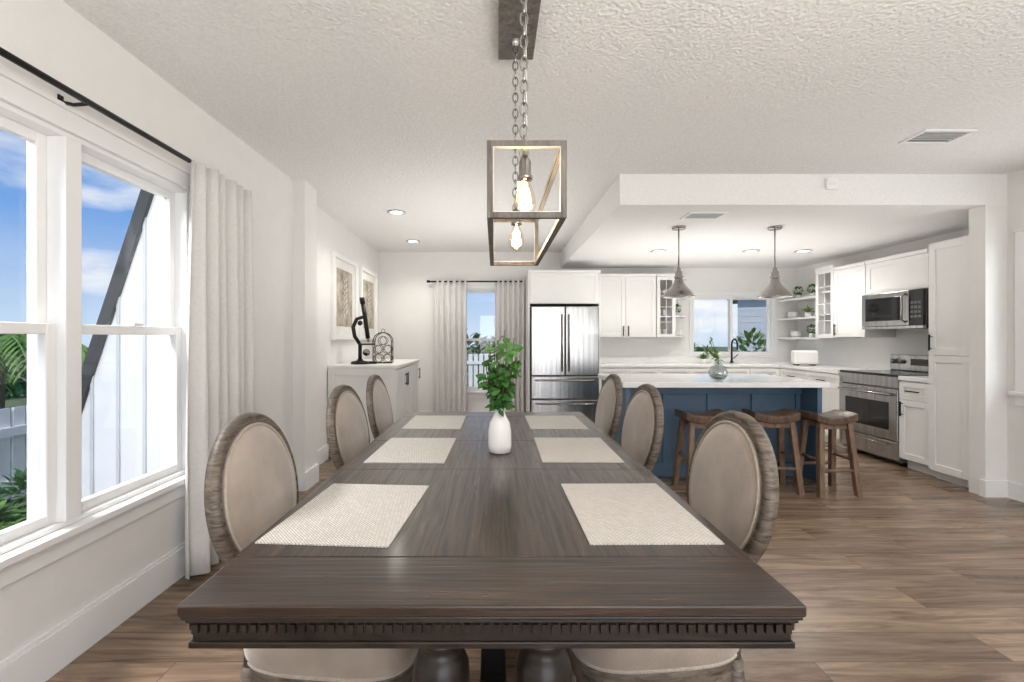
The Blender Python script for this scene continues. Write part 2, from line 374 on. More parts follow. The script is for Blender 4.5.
# ------------------------------------------------------------ dining chairs (face +x)
def chair(x,y,rz):
    g=G('dining_chair',(x,y,0),rz)
    ta=math.radians(11)
    cx0,cz=-.262,.775; up=Vector((-math.sin(ta),0,math.cos(ta))); nn=Vector((math.cos(ta),0,math.sin(ta)))
    c0=Vector((cx0,0,cz)); RY,RZ=.252,.24
    def ov(t,ry,rz_,off=0): return c0+Vector((0,ry*math.cos(t),0))+up*(rz_*math.sin(t))+nn*off
    prof=[(.020,-.016),(.022,.002),(.017,.013),(.008,.017),(.000,.008),(-.007,.014),(-.014,.010),(-.016,-.016)]
    V=[];F=[]; n=56; m=len(prof)
    for q in range(n):
        t=2*pi*q/n
        for (dr,dn) in prof: V.append(ov(t,RY-.022+dr,RZ-.022+dr,dn))
    for q in range(n):
        for j in range(m): F.append((q*m+j,((q+1)%n)*m+j,((q+1)%n)*m+(j+1)%m,q*m+(j+1)%m))
    g.raw('oval_back_frame',(V,F),M_cwood,smooth=True)
    V=[];F=[]; R=8
    for s in (1,-1):
        base=len(V); V.append(ov(0,0,0,s*.036))
        for i in range(1,R+1):
            r=i/R; h=.010+.026*math.sqrt(max(0,1-r**2.6))
            for q in range(n): V.append(ov(2*pi*q/n,(RY-.034)*r,(RZ-.034)*r,s*h))
        def ad(f): F.append(f if s>0 else f[::-1])
        for q in range(n): ad((base,base+1+q,base+1+(q+1)%n))
        for i in range(R-1):
            for q in range(n):
                a=base+1+i*n+q; b=base+1+i*n+(q+1)%n; ad((a,a+n,b+n,b))
    g.raw('back_cushion',(V,F),M_fab,smooth=True)
    g.tube('back_gimp_trim',[ov(2*pi*q/56,RY-.039,RZ-.039,.016) for q in range(56)],.005,M_fabr,6,True)
    for s in (1,-1):
        p=ov(-pi/2+s*.62,RY-.02,RZ-.02)
        g.tube('back_stile',[p,Vector((p.x+.012,p.y+s*.008,.50)),Vector((-.205,s*.165,.36))],[.017,.018,.022],M_cwood,10)
        g.tube('rear_leg',[(-.205,s*.172,.36),(-.215,s*.18,.25),(-.25,s*.19,.10),(-.285,s*.195,0)],[.024,.021,.017,.015],M_cwood,10)
        g.lathe('front_leg',[(.011,0),(.015,.012),(.013,.03),(.017,.12),(.022,.21),(.024,.24),(.017,.255),(.027,.27),(.027,.282),(.02,.29),(.026,.30),(.026,.315)],M_cwood,16,c=(.185,s*.205))
    def outl(sc,n=48):
        o=[]
        for q in range(n):
            t=2*pi*q/n; c,s_=math.cos(t),math.sin(t)
            x=.25*math.copysign(abs(c)**.55,c); y=math.copysign(abs(s_)**.5,s_)*(.25+.03*x/.25)
            o.append((x*sc,y*sc))
        return o
    def stack(l):
        V=[];F=[]; n=48
        for sc,z in l:
            for (a,b) in outl(sc): V.append((a,b,z))
        for i in range(len(l)-1):
            for q in range(n): F.append((i*n+q,i*n+(q+1)%n,(i+1)*n+(q+1)%n,(i+1)*n+q))
        F.append(tuple(range(n-1,-1,-1))); F.append(tuple((len(l)-1)*n+q for q in range(n)))
        return V,F
    g.raw('seat_rail',stack([(.91,.30),(.965,.305),(.975,.32),(.965,.333),(.965,.35),(.975,.358),(.965,.368)]),M_cwood,True)
    g.raw('seat_cushion',stack([(.96,.368),(1.0,.385),(1.02,.43),(1.0,.475),(.93,.503),(.8,.515),(.4,.524),(.1,.525)]),M_fab,True)
    g.raw('seat_gimp_trim',tube([(a,b,.374) for a,b in outl(.975)],.006,6,True),M_fabr,True)
for (x,y,r) in ((-.455,1.44,.03),(-.45,2.31,-.02),(-.455,2.96,.02)): chair(x,y,r)
for (x,y,r) in ((.455,1.47,-.02),(.46,2.34,.02),(.46,3.02,0)): chair(x,y,pi+r)

# vase with greenery
g=G('vase_with_greenery',(.02,1.98,.7602))
g.lathe('vase',[(.036,0),(.046,.004),(.049,.03),(.048,.09),(.042,.125),(.028,.15),(.023,.165),(.025,.185),(.020,.185),(.019,.16)],M_cer,32,c=(0,0))
L=[];ST=[]
for q in range(15):
    a=2*pi*q/15+random.uniform(-.2,.2); sp=random.uniform(.03,.10); h=random.uniform(.14,.37)
    P=[Vector((0,0,.10)),Vector((sp*.25*math.cos(a),sp*.25*math.sin(a),.20)),Vector((sp*.8*math.cos(a),sp*.8*math.sin(a),.18+h*.5)),Vector((sp*math.cos(a),sp*math.sin(a),.17+h))]
    ST.append(tube(P,.002,5))
    for i in range(12):
        t=.30+i/12*.70; sg=min(2,int(t*3)); f=t*3-sg; p=P[sg].lerp(P[sg+1],min(1,f))
        d=rv(); d.z*=.5; L.append(leaf(p,d,(rv()+Vector((0,0,.7))).normalized(),random.uniform(.042,.058),random.uniform(.028,.040),.3))
g.raw('stems',merge(*ST),M_stem,True); g.raw('leaves',merge(*L),M_leaf)

# ------------------------------------------------------------ chandelier
g=G('linear_cage_chandelier',(.085,0,0))
x0,x1,y0,y1,z0,z1=-.1065,.1065,1.25,2.085,1.56,1.767; t=.016
l=[]
for x in (x0,x1-t):
    for z in (z0,z1-t): l.append((x,x+t,y0+t,y1-t,z,z+t))
for y in (y0,y1-t):
    for z in (z0,z1-t): l.append((x0+t,x1-t,y,y+t,z,z+t))
    for x in (x0,x1-t): l.append((x,x+t,y,y+t,z0,z1))
g.bx('cage_frame',l,M_fix,.0015)
e=.0015; l=[]
for z in (z0,z1-t):
    for x,s in ((x0+t,1),(x1-t,-1)): l.append((min(x,x+s*e),max(x,x+s*e),y0+t,y1-t,z+.002,z+t-.002))
for z,s in ((z0+t,1),(z1-t,-1)):
    for x in (x0,x1-t): l.append((x+.002,x+t-.002,y0+t,y1-t,min(z,z+s*e),max(z,z+s*e)))
    for y in (y0,y1-t): l.append((x0+t,x1-t,y+.002,y+t-.002,min(z,z+s*e),max(z,z+s*e)))
for y in (y0,y1-t):
    for x,s in ((x0+t,1),(x1-t,-1)): l.append((min(x,x+s*e),max(x,x+s*e),y+.002,y+t-.002,z0+t,z1-t))
g.bx('cage_inner_liner',l,M_fixw,0)
g.box('top_bar',-.009,.009,y0+t,y1-t,z1-.013,z1-.003,M_fixw,.001)
g.box('ceiling_canopy_board',-.07,.085,1.22,2.10,2.482,2.52,M_fix,.003)
def link(cz,L,W,r,flip,yy):
    pts=[]
    for q in range(14):
        a=2*pi*q/14; u=W*math.cos(a); v=L*math.sin(a)
        pts.append((0 if flip else u, yy+(u if flip else 0), cz+v))
    return tube(pts,r,6,True)
LK=[]
for yy in (1.38,1.96):
    z=1.78; f=False
    while z<2.48: LK.append(link(z,.021,.0105,.0028,f,yy)); z+=.033; f=not f
g.raw('chains',merge(*LK),M_chrome,True)
for yy in (1.38,1.96): g.lathe('canopy_loop',[(.012,2.462),(.016,2.482)],M_fixw,16,c=(0,yy)); 
g.tube('cord',[(.008,1.38,1.77),(.006,1.385,2.1),(.007,1.38,2.478)],.002,M_fixw,6)
for yy in (1.33,1.86):
    g.lathe('socket',[(.008,z1-.013),(.013,z1-.02),(.017,z1-.03),(.017,z1-.065),(.021,z1-.07),(.021,z1-.08)][::-1],M_chrome,18,c=(0,yy))
    g.lathe('bulb_glass',[(.004,z1-.186),(.016,z1-.181),(.028,z1-.165),(.032,z1-.147),(.028,z1-.122),(.018,z1-.097),(.014,z1-.08)],M_bglass,20,c=(0,yy))
    FL=[]
    for q in range(8):
        a=2*pi*q/8; FL.append(tube([(.009*math.cos(a),yy+.009*math.sin(a),z1-.105),(.017*math.cos(a),yy+.017*math.sin(a),z1-.16)],.0024,5))
    g.raw('filament',merge(*FL),M_fil,True)
    ld=bpy.data.lights.new('bulb_glow','POINT'); ld.energy=2.0; ld.color=(1,.8,.55); ld.shadow_soft_size=.012
    lo=bpy.data.objects.new('bulb_glow',ld); C.objects.link(lo); lo.parent=g.e; lo.location=(0,yy,z1-.135)

# ------------------------------------------------------------ cabinets
def shaker(g,n,x0,x1,z0,z1,m=None,y=-.02,hand=None,fr=.055,glass=False,hm=None):
    m=m or M_cab; hm=hm or M_black
    gp=.002; x0+=gp;x1-=gp;z0+=gp;z1-=gp
    fr=min(fr,(x1-x0)*.28,(z1-z0)*.3)
    g.bx(n,[(x0,x0+fr,y,0,z0,z1),(x1-fr,x1,y,0,z0,z1),(x0+fr,x1-fr,y,0,z0,z0+fr),(x0+fr,x1-fr,y,0,z1-fr,z1)],m,.0015)
    if glass: 
        g.box(n+'_glass',x0+fr,x1-fr,y+.008,y+.011,z0+fr,z1-fr,M_glass,0)
        g.bx(n+'_muntin',[((x0+x1)/2-.004,(x0+x1)/2+.004,y+.003,y+.007,z0+fr,z1-fr)]+[(x0+fr,x1-fr,y+.003,y+.007,z0+(z1-z0)*k/4-.004,z0+(z1-z0)*k/4+.004) for k in (1,2,3)],m,0)
    else: g.box(n+'_panel',x0+fr,x1-fr,y+.010,0,z0+fr,z1-fr,m,0)
    if hand:
        kind,hx,hz=hand
        if kind=='v': g.bx(n+'_pull',[(hx-.006,hx+.006,y-.03,y-.02,hz-.07,hz+.07),(hx-.004,hx+.004,y-.02,y,hz-.055,hz-.047),(hx-.004,hx+.004,y-.02,y,hz+.047,hz+.055)],hm,.001)
        else: g.bx(n+'_pull',[(hx-.07,hx+.07,y-.03,y-.02,hz-.006,hz+.006),(hx-.055,hx-.047,y-.02,y,hz-.004,hz+.004),(hx+.047,hx+.055,y-.02,y,hz-.004,hz+.004)],hm,.001)
CT=.88
g=G('base_cabinet_run',(1.42,6.40,0))
W=3.875-1.42
g.box('carcass',0,W,0.0,.59,.09,CT-.04,M_cab); g.box('toe_kick',0,W,.06,.55,0,.09,M_cab)
nd=6
for i in range(nd):
    a=W*i/nd; b=W*(i+1)/nd
    shaker(g,'drawer',a,b,.66,.83,hand=('h',(a+b)/2,.745)); shaker(g,'door',a,b,.10,.66,hand=('v',b-.04 if i%2==0 else a+.04,.57))
g.box('countertop',0,W,-.03,.595,CT-.04,CT,M_quartz,.004)
shell('trim_backsplash',[(1.42,3.87,YB-.018,YB,CT+.001,CT+.08)],M_quartz)
g=G('base_cabinet_corner',(3.88,YB-.005,0),-pi/2)
W=YB-.005-5.27
g.box('carcass',0,W,0,.61,.09,CT-.04,M_cab); g.box('toe_kick',0,W,.06,.6,0,.09,M_cab)
for i in range(2):
    a=.62+(W-.62)*i/2; b=.62+(W-.62)*(i+1)/2
    shaker(g,'drawer',a,b,.66,.83,hand=('h',(a+b)/2,.745)); shaker(g,'door',a,b,.10,.66,hand=('v',b-.04 if i==0 else a+.04,.57))
g.bx('countertop',[(.626,W,-.03,.615,CT-.04,CT),(0,.626,.0,.615,CT-.04,CT)],M_quartz,0)
g=G('base_cabinet',(3.88,4.49,0),-pi/2)
W=.32
g.box('carcass',0,W,0,.61,.09,CT-.04,M_cab); g.box('toe_kick',0,W,.06,.6,0,.09,M_cab)
shaker(g,'drawer',0,W,.66,.83,hand=('h',W/2,.745)); shaker(g,'door',0,W,.10,.66,hand=('v',.04,.57))
g.box('countertop',0,W,-.03,.615,CT-.04,CT,M_quartz,.004)
g=G('pantry_cabinet',(3.86,4.165,0),-pi/2)
W=.36
g.box('carcass',0,W,0,.63,.07,2.08,M_cab); g.box('toe_kick',0,W,.05,.6,0,.07,M_cab)
shaker(g,'upper_door',0,W,1.09,2.07,hand=('v',.035,1.2),fr=.06); shaker(g,'lower_door',0,W,.08,1.09,hand=None,fr=.06)
g=G('upper_cabinet',(1.42,6.67,0))
W=.86
g.box('carcass',0,W,0,.325,1.25,2.11,M_cab); g.box('crown',0,W+.005,-.03,.325,2.11,2.15,M_cab,.006)
shaker(g,'door',0,W/2,1.25,2.11,hand=('v',W/2-.035,1.34)); shaker(g,'door',W/2,W,1.25,2.11,hand=('v',W/2+.035,1.34))
def glasscab(name,loc,rz,W):
    g=G(name,loc,rz)
    z0,z1,d=1.25,2.11,.325
    g.bx('carcass',[(0,.018,0,d,z0,z1),(W-.018,W,0,d,z0,z1),(.018,W-.018,0,d,z0,z0+.018),(.018,W-.018,0,d,z1-.018,z1)],M_cab,0)
    g.box('back_panel',.018,W-.018,d-.01,d,z0+.018,z1-.018,M_cabin,0)
    g.bx('shelves',[(.018,W-.018,.02,d-.01,z0+.29*k,z0+.29*k+.015) for k in (1,2)],M_cab,0)
    g.box('crown',0,W,-.03,d,z1,z1+.04,M_cab,.006)
    shaker(g,'glass_door',0,W,z0,z1,fr=.045,glass=True)
    for k in range(3):
        z=z0+.29*k+(.018 if k==0 else .015)
        for j in range(2):
            g.lathe('tumbler',[(.02,z),(.026,z+.002),(.03,z+.10),(.027,z+.10),(.022,z+.01)],M_cer,14,c=(W*(.36+.3*j),.17))
glasscab('glass_cabinet',(2.292,6.67,0),0,.265)
def plantpot(g,x,y,z,kind):
    if kind=='ball':
        g.lathe('pot',[(.02,z),(.028,z+.002),(.035,z+.055),(.03,z+.055)],M_cer,16,c=(x,y))
        L=[]
        for q in range(110):
            d=rv(); L.append(leaf(Vector((x,y,z+.11))+d*.045,(d+rv()*.5),Vector((0,0,1)),.032,.02))
        g.raw('foliage',merge(*L),M_leaf)
    elif kind=='grass':
        g.lathe('pot',[(.03,z),(.04,z+.002),(.045,z+.06),(.04,z+.06)],M_cer,16,c=(x,y))
        L=[]
        for q in range(60):
            d=rv(); d.z=abs(d.z)+.5; L.append(leaf(Vector((x,y,z+.05)),d,Vector((0,0,1)),random.uniform(.08,.13),.02,.3))
        g.raw('foliage',merge(*L),M_leaf2)
    else:
        for k in range(3): g.lathe('bowl',[(.03,z+.02*k),(.05,z+.02*k+.015),(.075,z+.02*k+.045),(.072,z+.02*k+.045),(.045,z+.02*k+.02)],M_cer,20,c=(x,y))
g=G('end_shelf_unit',(2.56,6.67,0))
for k,z in enumerate((1.25,1.54,1.82,2.09)):
    V=[(0,.325,z),(0,.02,z)]+[(.25*math.sin(a),.325-.305*math.cos(a),z) for a in [pi/2*i/8 for i in range(1,9)]]
    n=len(V); V=V+[(a,b,z+.02) for a,b,c in V]
    F=[tuple(range(n)),tuple(range(2*n-1,n-1,-1))]+[(q,q+n,(q+1)%n+n,(q+1)%n) for q in range(n)]
    g.raw('shelf_board',(V,F),M_cab)
g.box('back_board',0,.25,.315,.325,1.27,2.09,M_cab,0)
plantpot(g,.1,.2,1.27,'bowl'); plantpot(g,.1,.2,1.56,'ball'); plantpot(g,.1,.2,1.84,'ball')
g=G('fridge_surround_cabinet',(.47,6.30,0))
g.box('carcass',0,.92,0,.69,1.70,2.11,M_cab); g.box('crown',-.02,.942,-.03,.69,2.11,2.15,M_cab,.006)
g.box('side_panel_right',.925,.945,-.0,.69,0,2.11,M_cab)
g.box('side_panel_left',-.022,-.002,-.0,.69,0,2.11,M_cab)
shaker(g,'lift_door',0,.92,1.70,2.11,fr=.05)
g=G('refrigerator',(.48,6.22,0))
w=.90
g.box('body',0.005,w-.005,.07,.74,.03,1.665,M_steeld,.006)
g.box('door_left',0,w/2-.003,0,.065,.74,1.66,M_steel,.012); g.box('door_right',w/2+.003,w,0,.065,.74,1.66,M_steel,.012)
g.box('drawer_middle',0,w,0,.065,.43,.733,M_steel,.012); g.box('drawer_lower',0,w,0,.065,.06,.423,M_steel,.012)
for x in (w/2-.045,w/2+.045): g.tube('door_handle',[(x,0,.80),(x,-.045,.83),(x,-.045,1.52),(x,0,1.55)],.011,M_chrome,10)
for z in (.68,.37): g.tube('drawer_handle',[(.06,0,z),(.09,-.045,z),(w-.09,-.045,z),(w-.06,0,z)],.011,M_chrome,10)
g.bx('feet',[(.05,.1,.1,.15,0,.03),(w-.1,w-.05,.1,.15,0,.03),(.05,.1,.6,.65,0,.03),(w-.1,w-.05,.6,.65,0,.03)],M_black,0)
g=G('upper_cabinet',(4.17,5.76,0),-pi/2)
W=.49
g.box('carcass',0,W,0,.325,1.25,2.06,M_cab); g.box('crown',0,W,-.03,.325,2.06,2.10,M_cab,.004)
shaker(g,'door',0,W,1.25,2.06,hand=('v',.04,1.34))
glasscab('glass_cabinet',(4.17,6.09,-.01),-pi/2,.325)
g=G('upper_cabinet',(4.17,5.26,0),-pi/2)
W=.76
g.box('carcass',0,W,0,.325,1.72,2.06,M_cab); g.box('crown',0,W,-.03,.325,2.06,2.10,M_cab,.004)
shaker(g,'door',0,W,1.72,2.06)
g=G('upper_cabinet',(4.17,4.49,0),-pi/2)
g.box('carcass',0,.32,0,.325,1.25,2.06,M_cab); g.box('crown',0,.32,-.03,.325,2.06,2.10,M_cab,.004)
shaker(g,'door',0,.32,1.25,2.06,hand=('v',.04,1.34))
g=G('microwave',(4.10,5.26,0),-pi/2)
g.box('body',.003,.757,.03,.395,1.335,1.715,M_steeld,.004)
g.box('door',.003,.60,0,.03,1.365,1.715,M_steel,.005); g.box('door_window',.06,.50,-.004,0,1.42,1.665,M_blackgl,.002)
g.box('control_panel',.605,.757,0,.03,1.365,1.715,M_blackgl,.003)
g.box('vent_strip',.003,.757,0.004,.03,1.335,1.362,M_steel,.002)
g.tube('handle',[(.565,0,1.40),(.565,-.04,1.42),(.565,-.04,1.66),(.565,0,1.68)],.010,M_chrome,10)
g.bx('keypad',[(.625+.04*i,.655+.04*i,-.002,0,1.44+.045*j,1.465+.045*j) for i in range(3) for j in range(4)],M_steeld,0)
g=G('electric_range',(3.86,5.262,0),-pi/2)
w=.764
g.box('body',0,w,.03,.62,.04,.862,M_steeld,.004)
g.box('storage_drawer',.004,w-.004,0,.03,.06,.235,M_steel,.006)
g.box('oven_door',.004,w-.004,-.01,.03,.245,.745,M_steel,.008)
g.box('oven_window',.10,w-.10,-.014,-.01,.34,.61,M_blackgl,.003)
g.box('front_trim',.004,w-.004,0,.03,.755,.862,M_steel,.004)
g.tube('oven_handle',[(.06,-.01,.69),(.06,-.055,.69),(w-.06,-.055,.69),(w-.06,-.01,.69)],.012,M_chrome,10)
g.tube('drawer_handle',[(.12,0,.20),(.12,-.03,.20),(w-.12,-.03,.20),(w-.12,0,.20)],.007,M_chrome,8)
g.box('cooktop',0,w,0.0,.60,.862,.886,M_blackgl,.004)
for (a,b,r) in ((.2,.17,.10),(.56,.17,.08),(.2,.43,.075),(.56,.43,.10)):
    g.raw('burner_ring',tube([(a+r*math.cos(2*pi*q/32),b+r*math.sin(2*pi*q/32),.8865) for q in range(32)],.0012,5,True),M_steeld,True)
g.box('control_backguard',0,w,.56,.625,.886,1.06,M_steel,.008); g.box('display',.27,.49,.553,.56,.95,1.02,M_blackgl,.002)
for a in (.07,.16,.60,.69): g.raw('knob',tube([(a,.56,.985),(a,.53,.985)],.024,16),M_steeld,True)
g.bx('feet',[(.03,.07,.08,.12,0,.04),(w-.07,w-.03,.08,.12,0,.04),(.03,.07,.55,.59,0,.04),(w-.07,w-.03,.55,.59,0,.04)],M_black,0)
g=G('floating_shelves',(4.2,6.11,0))
for z in (1.22,1.50,1.77): g.box('shelf_board',0,.295,0,.88,z,z+.03,M_cab,.003)
plantpot(g,.10,.35,1.53,'grass'); plantpot(g,.12,.70,1.53,'bowl'); plantpot(g,.10,.25,1.80,'ball'); plantpot(g,.13,.6,1.80,'ball'); plantpot(g,.12,.3,1.25,'ball'); plantpot(g,.13,.65,1.25,'bowl')
g=G('toaster',(4.08,6.2,CT),-.2)
g.box('body',-.14,.14,-.08,.08,.015,.20,M_cer,.03); g.bx('slots',[(-.1,.1,-.035,-.015,.199,.202),(-.1,.1,.015,.035,.199,.202)],M_black,0)
g.box('lever',.14,.155,-.015,.015,.10,.125,M_black,.003); g.bx('feet',[(-.11,-.08,-.06,.06,0,.015),(.08,.11,-.06,.06,0,.015)],M_black,0)
g=G('kitchen_faucet',(3.45,6.85,CT+.0005))
g.lathe('base',[(.028,0),(.028,.012),(.016,.02),(.014,.05)],M_black,20)
g.tube('gooseneck',[(0,0,.04),(0,0,.26)]+[(0,-.08+.08*math.cos(a),.26+.08*math.sin(a)) for a in [pi*i/10 for i in range(1,11)]]+[(0,-.16,.19)],.012,M_black,12)
g.tube('lever',[(.01,0,.06),(.05,0,.08),(.09,0,.12)],.006,M_black,8)
g=G('soap_bottle',(3.15,6.8,CT+.0005)); g.lathe('bottle',[(.03,0),(.032,.01),(.032,.10),(.012,.125),(.011,.145)],M_cer,20); g.tube('pump',[(0,0,.14),(0,0,.17),(0,-.035,.172)],.005,M_black)
g=G('window_herb_pot',(2.98,6.72,CT+.0005)); plantpot(g,0,0,0,'grass')

# ------------------------------------------------------------ island
IT=.866
g=G('kitchen_island',(0,0,0))
ix0,ix1=1.11,2.785
g.box('countertop',1.075,2.815,3.95,4.92,IT-.045,IT,M_quartz,.005)
g.box('base',ix0+.04,ix1-.04,4.24,4.88,.0,IT-.045,M_blue,.003)
g.box('end_panel_left',ix0,ix0+.04,4.00,4.90,0,IT-.045,M_blue,.003)
g.box('end_panel_right',ix1-.04,ix1,4.00,4.90,0,IT-.045,M_blue,.003)
g.box('top_rail',ix0+.04,ix1-.04,4.20,4.24,.74,IT-.045,M_blue,.003)
l=[]; n=4; a0,a1=ix0+.04,ix1-.04
for i in range(n+1):
    x=a0+(a1-a0)*i/n; l.append((max(a0,x-.04),min(a1,x+.04),4.222,4.24,.12,.74))
l+= [(a0,a1,4.215,4.24,0,.12)]
g.bx('front_panel_rails',l,M_blue,.002)

def stool(x,y,rz,H=.65,sw=.18,sd=.12):
    g=G('saddle_counter_stool',(x,y,0),rz)
    nu,nv=14,6; V=[];F=[]
    for s in (0,1):
        for j in range(nv+1):
            for i in range(nu+1):
                u=i/nu*2-1; v=j/nv*2-1
                z=H-.03+.034*abs(u)**2.2-(.06 if s==0 else 0)+(-.006*v*v)
                V.append((u*sw*(1-.02*v*v),v*sd,z))
    st=(nu+1)*(nv+1)
    for s in (0,1):
        for j in range(nv):
            for i in range(nu):
                k=s*st+j*(nu+1)+i; q=(k,k+1,k+nu+2,k+nu+1); F.append(q if s else q[::-1])
    per=[i for i in range(nu+1)]+[j*(nu+1)+nu for j in range(1,nv+1)]+[nv*(nu+1)+i for i in range(nu-1,-1,-1)]+[j*(nu+1) for j in range(nv-1,0,-1)]
    for a in range(len(per)):
        p,q=per[a],per[(a+1)%len(per)]; F.append((p,q,q+st,p+st))
    g.raw('saddle_seat',(V,F),M_stool,bev=.008)
    HL=H-.078; tx,ty=sw*.68,sd*.68; bx_,by_=sw*.92,sd*1.12
    def leg(a,b,r):
        a=Vector(a);b=Vector(b); V=[]
        for p in (a,b):
            for (dx,dy) in ((-r,-r),(r,-r),(r,r),(-r,r)): V.append(p+Vector((dx,dy,0)))
        return V,[(0,3,2,1),(4,5,6,7),(0,1,5,4),(1,2,6,5),(2,3,7,6),(3,0,4,7)]
    for sx in (-1,1):
        for sy in (-1,1): g.raw('leg',leg((sx*bx_,sy*by_,0),(sx*tx,sy*ty,HL),.021),M_stooll,bev=.003)
    def at(z,sx,sy): 
        t=z/HL; return (sx*(bx_+(tx-bx_)*t),sy*(by_+(ty-by_)*t),z)
    for sy,z in ((-1,.20),(1,.20)): g.tube('rung_front',[at(z,-1,sy),at(z,1,sy)],.013,M_stooll,8)
    for sx in (-1,1): g.tube('rung_side',[at(.28,sx,-1),at(.28,sx,1)],.013,M_stooll,8)
    g.bx('seat_apron',[(-tx,tx,-ty-.01,-ty+.01,H-.13,H-.086),(-tx,tx,ty-.01,ty+.01,H-.13,H-.086)],M_stooll,.002)
stool(1.69,3.84,.03); stool(2.26,3.86,-.05); stool(2.68,3.80,.06,sw=.17)

g=G('glass_vase_with_branches',(1.97,4.15,IT+.0005))
g.lathe('glass_bowl',[(.03,0),(.06,.012),(.08,.045),(.082,.075),(.06,.12),(.03,.145),(.022,.165),(.035,.185),(.032,.185),(.019,.165),(.028,.143),(.057,.118),(.078,.075),(.076,.047),(.056,.016),(.02,.008)],M_vglass,28)
g.lathe('pebble_fill',[(.02,.009),(.052,.018),(.068,.045),(.05,.055),(.01,.06)],M_chrome,20)
L=[];ST=[]
for q in range(8):
    a=random.uniform(pi*.5,pi*1.5); sp=random.uniform(.05,.17); h=random.uniform(.06,.20)
    P=[Vector((0,0,.05)),Vector((0,0,.18)),Vector((sp*math.cos(a),sp*math.sin(a)*.4,.18+h))]
    ST.append(tube(P,.002,5))
    for i in range(9):
        p=P[1].lerp(P[2],i/8); d=rv(); L.append(leaf(p,d+Vector((0,0,.4)),Vector((0,0,1)),.055,.018,.2))
g.raw('branches',merge(*ST),M_stem,True); g.raw('leaves',merge(*L),M_leaf2)

for x in (1.72,2.62):
    g=G('dome_pendant_light',(x,4.40,0))
    g.lathe('canopy',[(.06,KH-.022),(.062,KH-.004),(.06,KH)],M_chrome,28)
    g.tube('rod',[(0,0,KH-.02),(0,0,1.89)],.006,M_chrome,10)
    g.lathe('neck',[(.010,1.905),(.018,1.895),(.020,1.87),(.032,1.862),(.034,1.82),(.042,1.815),(.042,1.80),(.034,1.795)],M_chrome,24)
    g.lathe('shade',[(.034,1.795),(.040,1.775),(.046,1.755),(.060,1.735),(.085,1.705),(.112,1.68),(.128,1.655),(.134,1.64),(.143,1.632),(.143,1.622),(.137,1.622),(.126,1.642),(.105,1.675),(.05,1.735)],M_chrome,36,cap=False)
    g.lathe('bulb',[(.01,1.64),(.028,1.65),(.034,1.675),(.028,1.70),(.014,1.725)],M_glow,18)
    
def can(x,y,z):
    g=G('recessed_downlight',(x,y,z))
    g.lathe('trim_ring',[(.060,-.001),(.086,-.001),(.094,-.006),(.066,-.012),(.060,-.004)],M_ring,28,cap=False)
    g.lathe('lens',[(.001,-.004),(.063,-.004)],M_can,28,cap=False)
    ld=bpy.data.lights.new('lamp','SPOT'); ld.energy=36; ld.color=(1,.95,.88); ld.spot_size=2.6; ld.spot_blend=.8; ld.shadow_soft_size=.06
    lo=bpy.data.objects.new('lamp',ld); C.objects.link(lo); lo.parent=g.e; lo.location=(0,0,-.03)
for p in ((-1.0,4.77),(-1.08,6.2),(.3,-.8),(2.6,-.8),(2.9,1.2)): can(p[0],p[1],CH)
for p in ((1.95,5.6),(3.67,5.6),(3.05,5.6)): can(p[0],p[1],KH)
def vent(x,y,z,w,d):
    g=G('ceiling_vent',(x,y,z))
    g.bx('frame',[(-w/2,w/2,-d/2,-d/2+.02,-.010,0),(-w/2,w/2,d/2-.02,d/2,-.010,0),(-w/2,-w/2+.02,-d/2+.02,d/2-.02,-.010,0),(w/2-.02,w/2,-d/2+.02,d/2-.02,-.010,0)],M_trim,.001)
    g.box('dark_throat',-w/2+.02,w/2-.02,-d/2+.02,d/2-.02,-.002,0,M_steeld,0)
    g.bx('louvers',[(-w/2+.02,w/2-.02,-d/2+.032+i*.026,-d/2+.040+i*.026,-.006,-.002) for i in range(int((d-.05)/.026))],M_louv,0)
vent(2.80,2.98,CH,.32,.2); vent(1.77,3.98,KH,.32,.22)
g=G('smoke_detector',(2.62,YS,2.44)); g.box('body',-.045,.045,-.025,0,-.045,.045,M_trim,.01); g.box('grille',-.03,.03,-.028,-.025,-.01,.01,M_paper,.002)

# ------------------------------------------------------------ left: sideboard, art, decor
g=G('sideboard_cabinet',(-1.03,4.85,0),pi/2)
W=1.35; D=.69
g.box('carcass',0,W,0,D,.09,.925,M_cab); g.box('toe_kick',.02,W-.02,.06,D-.01,0,.09,M_cab)
g.box('top',-.02,W+.02,-.035,D,.925,.96,M_cab,.006)
for i in range(3):
    a=W*i/3;b=W*(i+1)/3; shaker(g,'door',a,b,.10,.915,hand=('v',b-.04 if i!=1 else a+.04,.78))
l=[(-.012,0,.0,.06,.09,.925),(-.012,0,D-.06,D,.09,.925),(-.012,0,.06,D-.06,.09,.16),(-.012,0,.06,D-.06,.855,.925)]
g.bx('end_panel_rails',l,M_cab,.001)
def frame(y0,y1):
    g=G('framed_botanical_print',(XL2,y0,0),pi/2)
    w=y1-y0; z0,z1=1.22,2.16; f=.05
    g.bx('frame',[(0,f,-.035,0,z0,z1),(w-f,w,-.035,0,z0,z1),(f,w-f,-.035,0,z0,z0+f),(f,w-f,-.035,0,z1-f,z1)],M_trim,.004)
    g.box('mat_board',f,w-f,-.012,0,z0+f,z1-f,M_paper,0)
    q=.15; g.box('print',q,w-q,-.014,-.012,z0+q,z1-q,M_art,0)
    L=[]
    for i in range(14):
        s=1 if i%2 else -1; L.append(leaf(Vector((w/2,-.017,z0+.25+i*.032)),Vector((s*1,0,.8)),Vector((0,-1,0)),.13-.004*i,.035,0))
    g.raw('pressed_leaves',merge(*L),M_pleaf)
frame(4.95,5.80); frame(5.98,6.80)
g=G('antique_microscope',(-1.45,5.05,.9605),.3); g.e.scale=(1.1,1.1,1.1)
